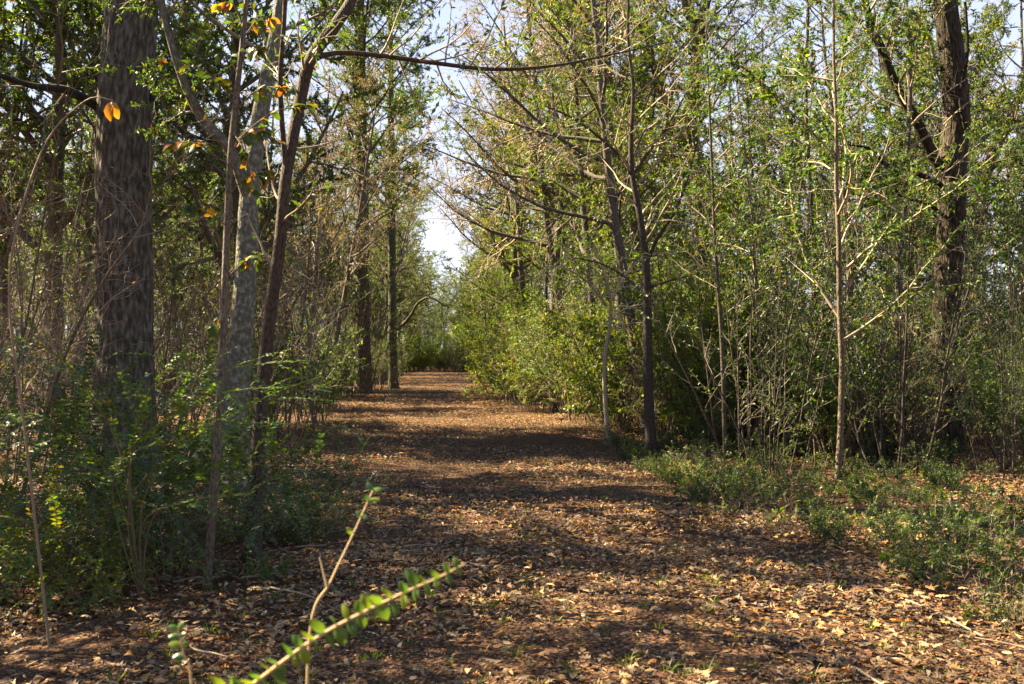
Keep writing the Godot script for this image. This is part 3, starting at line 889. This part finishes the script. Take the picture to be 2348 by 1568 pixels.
	for i in range(20, line.size() - 1):
		var t := (line[i + 1] - line[i])
		var ln := t.length()
		t /= ln
		while next < run + ln:
			var q := line[i] + t * (next - run)
			for s in [-1.0, 1.0]:
				var across := Vector3(t.y, -t.x, 0).normalized()
				var dir: Vector3 = (across * s + t * 0.1 + Vector3(0, -0.25, 0.25) + rnd_dir() * 0.35).normalized()
				var up := (t * -0.5 + Vector3(-0.35, 0.4, 0.75) + rnd_dir() * 0.5).normalized()
				var lf := part("leaf", leafs[rng.randi() % 9 if rng.randf() < 0.85 else 9 + rng.randi() % 3], sprig)
				lf.position = q
				lf.basis = Basis.looking_at(dir, up).scaled(Vector3.ONE * rng.randf_range(0.65, 1.12) * (1.0 if i < 44 else 0.72))
			next += 0.0175 * rng.randf_range(0.85, 1.2)
		run += ln
	part("stem", W.mesh(M.twig), sprig)
	# bare wands beside it
	for row in [[[[700, 2700, 1.9], [705, 1900, 1.9], [712, 1450, 1.9], [760, 1330, 1.92], [812, 1220, 1.94], [856, 1122, 1.96]], 0.0027, "straight tan bare wand with a few tiny leaves at its tip"],
		[[[480, 2800, 1.7], [455, 2000, 1.7], [443, 1570, 1.7], [425, 1500, 1.7], [410, 1438, 1.7]], 0.0025, "short tan wand ending in four tiny leaves"]]:
		var rt := pt(row[0][0][0], row[0][0][1], row[0][0][2])
		rt.y = ground_at(rt.x, rt.z)
		var p3 := []
		var r3 := []
		for i in row[0].size():
			p3.append(pt(row[0][i][0], row[0][i][1], row[0][i][2]) - rt)
			r3.append(row[1] * (1.25 - float(i) / row[0].size()))
		p3[0] = Vector3(0, -0.03, 0)
		var s3 := smooth(p3, r3, 6)
		var w3 := Mesher.new()
		w3.tube(s3[0], s3[1], 6, Color(0.45, 0.33, 0.17))
		var l3: PackedVector3Array = s3[0]
		var tangent := (l3[-1] - l3[-2]).normalized()
		var side := tangent.cross(Vector3(0, 0, 1)).normalized()
		var fork := arch(l3[l3.size() - 14], (tangent - side * 0.8).normalized(), 0.06, 4, 0.1)
		w3.tube(fork, PackedFloat32Array([0.002, 0.002, 0.0016, 0.0014, 0.001]), 4, Color(0.36, 0.27, 0.15))
		var o := thing("bare_wand", row[2], "shrub", rt)
		part("stem", w3.mesh(M.twig), o)
		for k in (0 if row[1] < 0.0025 else 7):
			var lf := part("leaf", leafs[rng.randi() % 12], o)
			var q := l3[l3.size() - 1 - (k / 2) * 2]
			lf.position = q
			lf.basis = Basis.looking_at((side * (1.0 if k % 2 else -1.0) + tangent * 0.3 + rnd_dir() * 0.3).normalized(), (Vector3(0, 0.6, 0.7) + rnd_dir() * 0.3).normalized()).scaled(Vector3.ONE * rng.randf_range(0.5, 0.85))

# ---------------------------------------------------------------- the wood on both sides
func clear_of(p: Vector3, list: Array, gap: float) -> bool:
	for q in list:
		if Vector2(p.x - q.x, p.z - q.z).length() < gap:
			return false
	return true

# where the trail lies in the sun, no crown stands between it and the light: the line from a tree's foot away from the sun meets the trail at this distance
const LIT := [[0.5, 4.6], [8.0, 9.8], [12.0, 14.6], [21.5, 25.5], [29.5, 32.0], [46.0, 56.0]]
func shades_lit_strip(p: Vector3, reach: float) -> bool:
	var d := -p.z
	for k in 3:
		var mid := 0.5 * (edge(d, 1) + edge(d, 2))
		d = -p.z - 0.404 * (mid - p.x)
	for w in LIT:
		if d > w[0] - reach * 1.5 and d < w[1] + reach * (2.0 if w[0] < 1.0 else 1.0):
			return true
	return false

# nothing grows in front of the trunks that stand free in the photograph
func hides(p: Vector3, woody := true) -> bool:
	var x := 1173.5 + p.x / -p.z * FOCAL
	if woody and (x > 1530.0 and x < 1680.0 and -p.z < 25.5 or x > 1960.0 and -p.z < 18.0):
		return true
	for t in [[90.0, 470.0, 13.6], [495.0, 680.0, 12.0], [1455.0, 1530.0, 16.0], [2070.0, 2290.0, 16.5], [805.0, 860.0, 41.0], [880.0, 925.0, 48.0]]:
		if x > t[0] and x < t[1] and -p.z < t[2]:
			return true
	return false

func build_woods() -> void:
	rng.seed = 2024
	var put := []
	# canopy trees: [kind, x off the trail edge, distance, size]
	var say := {"tall_green": "green fine leaved tree", "tall_dark": "dark evergreen tree", "tall_olive": "olive brown leaved tree", "tall_yellow": "yellowing leafy tree", "tall_bare": "nearly bare twiggy tree", "tall_thick": "densely leaved dark green tree"}
	var names := {"tall_green": "green_tree", "tall_dark": "evergreen_tree", "tall_olive": "olive_tree", "tall_yellow": "yellowing_tree", "tall_bare": "bare_tree", "tall_thick": "dense_tree"}
	var orders := [["tall_thick", "tall_green", "tall_dark", "tall_thick", "tall_bare", "tall_green", "tall_yellow"], ["tall_green", "tall_bare", "tall_yellow", "tall_olive", "tall_dark", "tall_bare", "tall_green"]]
	for side in [0, 1]:
		var tries := 0
		var n := 0
		while n < (28 if side == 0 else 32) and tries < 4000:
			tries += 1
			var d := rng.randf_range(5.0, 58.0) if side == 0 else rng.randf_range(9.0, 62.0)
			var off := 1.2 + 17.0 * pow(rng.randf(), 1.2)
			if side == 0 and d < 14.0 and off < 4.0: continue
			if side == 0 and shades_lit_strip(Vector3(edge(d, 1) - off, 0, -d), 1.5): continue
			if side == 0 and d < 13.2 and edge(d, 1) - off > -0.5 * d - 4.2: continue
			if side == 1 and d < 21.0: continue
			var p := Vector3(edge(d, 1) - off if side == 0 else edge(d, 2) + off, 0, -d)
			if hides(p): continue
			if absf(p.x) > d * 0.56 + (7.0 if side == 0 else 3.0) or not clear_of(p, put, 2.4 if side == 1 else 1.9): continue
			put.append(p)
			var k: String = orders[side][n % 7]
			plant(k, names[k], say[k], "tree", p, rng.randf_range(0.62, 0.9) if side == 0 else rng.randf_range(0.7, 1.05), rng.randf_range(0, TAU), "canopy trees behind the thick trunk" if side == 0 else "canopy trees of the sunlit thicket", 0.05)
			n += 1
	# the crowns whose shade bars the trail
	var i0 := 0
	for row in [[3.9, -5.8, 0.5], [4.6, -6.6, 0.52], [5.9, -9.5, 0.8], [6.9, -11.5, 0.9], [10.7, -9.8, 0.95], [11.2, -12.5, 1.0], [16.2, -9.0, 1.1], [18.2, -11.5, 1.15], [20.0, -9.5, 1.1], [27.2, -12.0, 0.85], [34.5, -13.0, 0.8], [38.0, -11.0, 0.8], [42.0, -13.5, 0.8]]:
		var mid := 0.5 * (edge(row[0], 1) + edge(row[0], 2))
		var p := Vector3(row[1], 0, -(row[0] + 0.404 * (mid - row[1])))
		plant("tall_thick", "dense_tree", say.tall_thick, "tree", p, row[2], i0 * 1.7, "canopy trees behind the thick trunk", 0.03)
		i0 += 1
	plant("tall_yellow", "yellowing_tree", "yellowing leafy tree reaching over the trail", "tree", Vector3(1.1, 0, -28.0), 0.85, 2.0, "canopy trees of the sunlit thicket", 0.03)
	for row in [[19.5, 1, "tall_bare", 0.8], [22.5, 1, "tall_green", 0.75], [26.0, 1, "tall_bare", 0.85], [33.0, 1, "tall_bare", 0.85], [38.0, 1, "tall_olive", 0.8], [46.0, 1, "tall_yellow", 0.95], [34.0, 0, "tall_bare", 0.75], [53.0, 0, "tall_green", 0.8]]:
		var k: String = row[2]
		var p := Vector3(edge(row[0], 2) + 1.3 if row[1] else edge(row[0], 1) - 1.0, 0, -row[0])
		var o := plant(k, names[k], say[k] + " leaning over the trail", "tree", p, row[3], row[0], "canopy trees of the sunlit thicket" if row[1] else "canopy trees behind the thick trunk")
		o.rotation = Vector3(0, row[0], 0)
		o.basis = Basis(Vector3(0, 0, 1), 0.11 if row[1] else -0.11) * o.basis
	# saplings
	var say2 := {"slim_green": "slim green leaved sapling", "slim_dark": "slim dark leaved sapling", "slim_yellow": "slim yellow green sapling", "slim_bare": "slim sapling with few leaves left", "slim_bare_b": "crooked bare sapling"}
	var names2 := {"slim_green": "green_sapling", "slim_dark": "dark_sapling", "slim_yellow": "yellow_sapling", "slim_bare": "bare_sapling", "slim_bare_b": "crooked_sapling"}
	var order2 := [["slim_bare", "slim_bare_b", "slim_green", "slim_bare", "slim_dark", "slim_bare_b"], ["slim_green", "slim_bare", "slim_dark", "slim_yellow", "slim_bare_b", "slim_green"]]
	put.clear()
	for side in [0, 1]:
		var n := 0
		var tries := 0
		while n < (66 if side == 0 else 60) and tries < 3000:
			tries += 1
			var d := 6.5 + 42.0 * pow(rng.randf(), 1.35)
			var off := 0.4 + 11.0 * pow(rng.randf(), 1.3)
			if side == 0 and d < 9.0 and off < 1.2: continue
			if side == 0 and shades_lit_strip(Vector3(edge(d, 1) - off, 0, -d), 0.35): continue
			if side == 1 and d < 13.5: continue
			var p := Vector3(edge(d, 1) - off if side == 0 else edge(d, 2) + off, 0, -d)
			if hides(p): continue
			if absf(p.x) > d * 0.55 + 1.0 or not clear_of(p, put, 0.55): continue
			put.append(p)
			var k: String = order2[side][n % 6]
			plant(k, names2[k], say2[k], "sapling", p, rng.randf_range(0.6, 1.25), rng.randf_range(0, TAU), "saplings behind the thick trunk" if side == 0 else "saplings of the sunlit thicket", 0.12)
			n += 1
	# shrubs and brush
	var say3 := {"bush_green": "green small leaved shrub", "bush_bright": "bright yellow green shrub", "bush_dark": "dark green shrub", "brush": "tangle of bare brush", "canes": "clump of bare upright canes", "dark_canes": "clump of dark upright stems"}
	var names3 := {"bush_green": "green_shrub", "bush_bright": "bright_shrub", "bush_dark": "dark_shrub", "brush": "bare_brush", "canes": "cane_clump", "dark_canes": "stem_clump"}
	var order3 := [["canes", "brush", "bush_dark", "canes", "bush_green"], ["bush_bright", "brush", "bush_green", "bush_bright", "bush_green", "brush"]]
	put.clear()
	for side in [0, 1]:
		var n := 0
		var tries := 0
		while n < (50 if side == 0 else 74) and tries < 3000:
			tries += 1
			var d := 8.0 + 60.0 * pow(rng.randf(), 1.2)
			var off := 0.5 + 9.0 * pow(rng.randf(), 1.6)
			if side == 0 and d < 12.0 and off < 2.0: continue
			if side == 1 and d < 14.5: continue
			var p := Vector3(edge(d, 1) - off if side == 0 else edge(d, 2) + off, 0, -d)
			if hides(p, false): continue
			if absf(p.x) > d * 0.55 + 1.0 or not clear_of(p, put, 0.8): continue
			put.append(p)
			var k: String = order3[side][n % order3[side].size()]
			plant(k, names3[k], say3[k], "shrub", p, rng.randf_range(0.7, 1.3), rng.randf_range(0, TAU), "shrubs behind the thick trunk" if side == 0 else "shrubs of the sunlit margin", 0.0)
			n += 1
	# bright shrubs spilling to the trail's margin
	for i in 34:
		var d := 17.5 + 32.0 * pow(rng.randf(), 1.3)
		var p := Vector3(edge(d, 2) + rng.randf_range(0.4, 3.4), 0, -d)
		if hides(p, false): continue
		put.append(p)
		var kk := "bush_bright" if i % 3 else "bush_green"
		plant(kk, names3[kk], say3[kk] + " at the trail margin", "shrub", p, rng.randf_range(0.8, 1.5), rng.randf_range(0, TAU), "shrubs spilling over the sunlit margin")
	for i in 24:
		var d := rng.randf_range(8.5, 20.0)
		var p := Vector3(edge(d, 1) - rng.randf_range(0.8, d * 0.4), 0, -d)
		if hides(p, false): continue
		put.append(p)
		var kk := "canes" if i % 4 else "brush"
		plant(kk, names3[kk], say3[kk], "shrub", p, rng.randf_range(0.7, 1.3), rng.randf_range(0, TAU), "shrubs behind the thick trunk", 0.14)
	# the shaded brush round the vine hung tree
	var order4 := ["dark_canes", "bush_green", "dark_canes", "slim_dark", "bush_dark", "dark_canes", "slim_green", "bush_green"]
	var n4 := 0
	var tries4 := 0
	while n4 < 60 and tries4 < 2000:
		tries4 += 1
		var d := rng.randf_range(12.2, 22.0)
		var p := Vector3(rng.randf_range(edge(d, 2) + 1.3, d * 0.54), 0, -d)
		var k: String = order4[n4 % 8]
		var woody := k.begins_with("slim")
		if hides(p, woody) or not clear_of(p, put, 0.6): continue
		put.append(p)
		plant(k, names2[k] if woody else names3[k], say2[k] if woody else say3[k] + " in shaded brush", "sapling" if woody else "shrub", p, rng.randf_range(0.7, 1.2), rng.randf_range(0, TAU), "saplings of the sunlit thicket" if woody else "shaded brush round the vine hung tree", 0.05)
		n4 += 1
	# low plants
	put.clear()
	for side in [0, 1]:
		var n := 0
		var tries := 0
		while n < (44 if side == 0 else 210) and tries < 3000:
			tries += 1
			var d := rng.randf_range(5.6, 22.0) if side == 0 else 5.5 + 12.0 * pow(rng.randf(), 1.5)
			var off := -0.1 + 5.0 * pow(rng.randf(), 1.5)
			var p := Vector3(edge(d, 1) - off if side == 0 else edge(d, 2) + off, 0, -d)
			if absf(p.x) > d * 0.53 + 0.3 or not clear_of(p, put, 0.17): continue
			put.append(p)
			var k: String = ["seedling", "seedling_dark", "seedling_broad", "seedling_tall", "dead_stalks", "seedling_dark", "seedling_broad"][rng.randi() % 7]
			var words: String = {"seedling": "low green seedling clump", "seedling_dark": "low dark leaved ground plant", "seedling_broad": "low broad leaved green plant", "seedling_tall": "knee high leafy sprout", "dead_stalks": "clump of dead brown stalks"}[k]
			plant(k, "low_plant", words + " on the verge", "plant", p, rng.randf_range(0.35, 0.9), rng.randf_range(0, TAU), "low plants on the shaded verge" if side == 0 else "low plants on the leafy verge")
			n += 1
	# the wood beyond, too far or too deep to pick apart
	var far := Node3D.new()
	far.name = "distant_wood"
	tag(far, "distant mass of trees and undergrowth closing off the trail", "woodland", "", "stuff")
	add_child(far)
	var lists := {}
	for k in ["tall_green", "tall_bare", "tall_dark", "tall_olive", "tall_yellow", "bush_green", "bush_bright", "bush_dark", "brush", "slim_green", "slim_bare"]:
		lists[k] = []
	var tallk := ["tall_green", "tall_dark", "tall_olive", "tall_yellow", "tall_bare"]
	var lowk := ["bush_green", "bush_bright", "bush_dark", "brush", "slim_green", "slim_bare"]
	for i in 120:
		var d := rng.randf_range(30.0, 140.0)
		var side := -1.0 if rng.randf() < 0.5 else 1.0
		var off := 0.4 + 24.0 * pow(rng.randf(), 1.6) if d > 60.0 else rng.randf_range(13.0, 34.0)
		if side > 0.0 and off > 4.0 and rng.randf() < 0.65: continue
		var x := edge(d, 1) - off if side < 0.0 else edge(d, 2) + off
		if absf(x) > d * 0.58 + 6.0: continue
		var k: String = tallk[rng.randi() % 5]
		lists[k].append(Transform3D(Basis(Vector3.UP, rng.randf_range(0, TAU)).scaled(Vector3.ONE * rng.randf_range(0.7, 1.05)), Vector3(x, 0, -d)))
	for i in 150:
		var d := rng.randf_range(28.0, 135.0)
		var side := -1.0 if rng.randf() < 0.5 else 1.0
		var off := rng.randf_range(0.5, 14.0) if d > 60.0 else rng.randf_range(9.0, 26.0)
		var x := edge(d, 1) - off if side < 0.0 else edge(d, 2) + off
		if absf(x) > d * 0.58 + 3.0: continue
		var k: String = lowk[rng.randi() % 6]
		lists[k].append(Transform3D(Basis(Vector3.UP, rng.randf_range(0, TAU)).scaled(Vector3.ONE * rng.randf_range(0.9, 1.7)), Vector3(x, 0, -d)))
	for i in 210:
		var d := rng.randf_range(42.0, 78.0)
		var x := rng.randf_range(-0.58, 0.58) * d
		if x > edge(d, 1) - 6.0 and x < edge(d, 2) + 6.0: continue
		lists[lowk[rng.randi() % 6] if i % 4 or x > 0.0 else tallk[rng.randi() % 5]].append(Transform3D(Basis(Vector3.UP, rng.randf_range(0, TAU)).scaled(Vector3.ONE * (rng.randf_range(1.1, 1.9) if i % 4 else 0.85)), Vector3(x, 0, -d)))
	# trees and shrubs that close the trail's far end
	for i in 90:
		var high := i % 3 == 0
		var d := rng.randf_range(106.0, 140.0) if high else rng.randf_range(99.0, 110.0)
		lists[tallk[rng.randi() % 5] if high else lowk[rng.randi() % 4]].append(Transform3D(Basis(Vector3.UP, rng.randf_range(0, TAU)).scaled(Vector3.ONE * (rng.randf_range(0.55, 0.8) if high else rng.randf_range(0.7, 1.3))), Vector3(rng.randf_range(-20.0, 4.0), 0, -d)))
	lists["tall_thick"] = []
	for i in 46:
		var d := rng.randf_range(103.0, 128.0)
		lists["tall_green" if i % 2 else "bush_bright"].append(Transform3D(Basis(Vector3.UP, rng.randf_range(0, TAU)).scaled(Vector3.ONE * (rng.randf_range(0.45, 0.66) if i % 2 else rng.randf_range(1.2, 2.0))), Vector3(rng.randf_range(-17.0, 3.0), 0, -d)))
	# the same wood goes on behind and beside the camera
	for i in 40:
		var z := rng.randf_range(-6.0, 30.0)
		var x := rng.randf_range(4.5, 24.0)
		if i % 2: x = -x + 1.0
		if z < 3.0 and x < 0.0: continue
		if z < 0.0 and x < -z * 0.6 + 5.0: continue
		lists["tall_thick" if i % 4 < 3 else "tall_green"].append(Transform3D(Basis(Vector3.UP, rng.randf_range(0, TAU)).scaled(Vector3.ONE * rng.randf_range(0.75, 1.0)), Vector3(x, 0, z)))
	for i in 26:
		lists[["tall_olive", "tall_green", "tall_yellow"][i % 3]].append(Transform3D(Basis(Vector3.UP, i * 2.1).scaled(Vector3.ONE * rng.randf_range(0.6, 0.82)), Vector3(-18.0 + i * 0.8, 0, -rng.randf_range(102.0, 116.0))))
		lists["bush_bright" if i % 2 else "bush_green"].append(Transform3D(Basis(Vector3.UP, i * 1.3).scaled(Vector3.ONE * rng.randf_range(1.3, 2.2)), Vector3(-17.0 + i * 0.75, 0, -rng.randf_range(100.0, 106.0))))
	for i in 26:
		var d := 58.0 + i * 1.7
		lists[["tall_green", "tall_thick", "tall_yellow", "tall_olive"][i % 4]].append(Transform3D(Basis(Vector3.UP, i * 2.4).scaled(Vector3.ONE * rng.randf_range(0.6, 0.85)), Vector3(edge(d, 1) - rng.randf_range(0.6, 2.6) if i % 2 else edge(d, 2) + rng.randf_range(0.6, 2.6), 0, -d)))
	for k in lists:
		if lists[k].size():
			scatter(kinds[k][2], lists[k], "tree_mass" if k.begins_with("tall") else "undergrowth", far)

func build_litter_details() -> void:
	rng.seed = 404
	var G := Mesher.new()
	for i in 9:
		var a := rng.randf_range(0.0, TAU)
		var d := (Vector3(cos(a), 0, sin(a)) * rng.randf_range(0.2, 0.9) + Vector3.UP).normalized()
		G.leaf(Vector3(cos(a), 0, sin(a)) * 0.012, d, Vector3(-sin(a), 0.3, cos(a)).normalized().cross(d), rng.randf_range(0.03, 0.075), 0.005, pick(YELLOWS + GREENS), 0.1)
	var where := []
	for i in 800:
		var d := 4.2 + 22.0 * pow(rng.randf(), 1.6)
		var x := lerpf(edge(d, 1) - 0.5, edge(d, 2) + 0.8, rng.randf())
		where.append(Transform3D(Basis(Vector3.UP, rng.randf_range(0, TAU)).scaled(Vector3.ONE * rng.randf_range(0.6, 1.3)), Vector3(x, ground_at(x, -d) + 0.02, -d)))
	tag(scatter(G.mesh(M.leaf), where, "grass", self), "sparse short green blades poking through the fallen leaves", "grass", "", "stuff")
	# sticks lying in the leaves
	var notes := ["under the privet", "beside the brown sapling's foot", "before the leafy verge"]
	for i in 16:
		var d := rng.randf_range(4.6, 9.0)
		var zone := i % 3
		var x := rng.randf_range(-2.4, -1.0) if zone == 0 else rng.randf_range(-1.9, -0.9) if zone == 1 else rng.randf_range(1.6, 3.2)
		if zone == 1: d = rng.randf_range(6.2, 8.0)
		var S := Mesher.new()
		var a := rng.randf_range(0.0, TAU)
		var ln := rng.randf_range(0.25, 0.7)
		S.tube(arch(Vector3.ZERO, Vector3(cos(a), 0.08, sin(a)).normalized(), ln, 7, 0.12), PackedFloat32Array([0.008, 0.0075, 0.007, 0.006, 0.0055, 0.005, 0.004, 0.003]), 5, BARK_TAN * rng.randf_range(0.7, 1.4))
		var o := MeshInstance3D.new()
		o.name = numbered("fallen_stick")
		o.mesh = S.mesh(M.twig)
		o.position = Vector3(x, ground_at(x, -d) + 0.035, -d)
		tag(o, "thin dry stick lying on the fallen leaves " + notes[zone], "stick", "sticks in the leaf litter")
		add_child(o)

# ---------------------------------------------------------------- scene
func _ready() -> void:
	var cam := Camera3D.new()
	cam.name = "camera"
	cam.position = Vector3(0, EYE, 0)
	cam.rotation.x = atan((HORIZON - 784.0) / FOCAL)
	cam.keep_aspect = Camera3D.KEEP_HEIGHT
	var look := CameraAttributesPhysical.new()
	look.frustum_focal_length = 35.0
	look.frustum_focus_distance = 14.0
	look.frustum_near = 0.05
	look.frustum_far = 1500.0
	look.exposure_aperture = 6.3
	cam.attributes = look
	add_child(cam)
	cam.fov = rad_to_deg(2.0 * atan(784.0 / FOCAL))
	cam.near = 0.05
	cam.far = 1500.0
	cam.current = true
	var env := Environment.new()
	env.background_mode = Environment.BG_SKY
	var sky := Sky.new()
	var sm := ProceduralSkyMaterial.new()
	sm.sky_top_color = Color(0.58, 0.71, 0.96)
	sm.sky_horizon_color = Color(0.96, 0.97, 1.0)
	sm.sky_curve = 0.3
	sm.ground_horizon_color = Color(0.3, 0.27, 0.22)
	sm.ground_bottom_color = Color(0.2, 0.17, 0.13)
	sm.sky_energy_multiplier = 0.47
	sky.sky_material = sm
	env.sky = sky
	env.tonemap_mode = Environment.TONE_MAPPER_LINEAR
	env.tonemap_exposure = 7.2
	env.sdfgi_enabled = true
	env.ssao_enabled = true
	env.ssil_enabled = true
	var we := WorldEnvironment.new()
	we.name = "world_environment"
	we.environment = env
	add_child(we)
	var sun := DirectionalLight3D.new()
	sun.name = "sun"
	sun.light_energy = 1.6
	sun.light_color = Color(1.0, 0.92, 0.77)
	sun.light_angular_distance = 0.5
	sun.shadow_enabled = true
	var el := deg_to_rad(42.0)
	var az := deg_to_rad(22.0)                       # from the side of the thick trunk, a little ahead of the camera
	var to_sun := Vector3(-cos(el) * cos(az), sin(el), -cos(el) * sin(az))
	add_child(sun)
	sun.look_at_from_position(Vector3.ZERO, -to_sun, Vector3.UP)

	make_materials()
	build_ground()
	make_kinds()
	build_woods()
	build_noted()
	build_near()
	build_privet()
	build_litter_details()
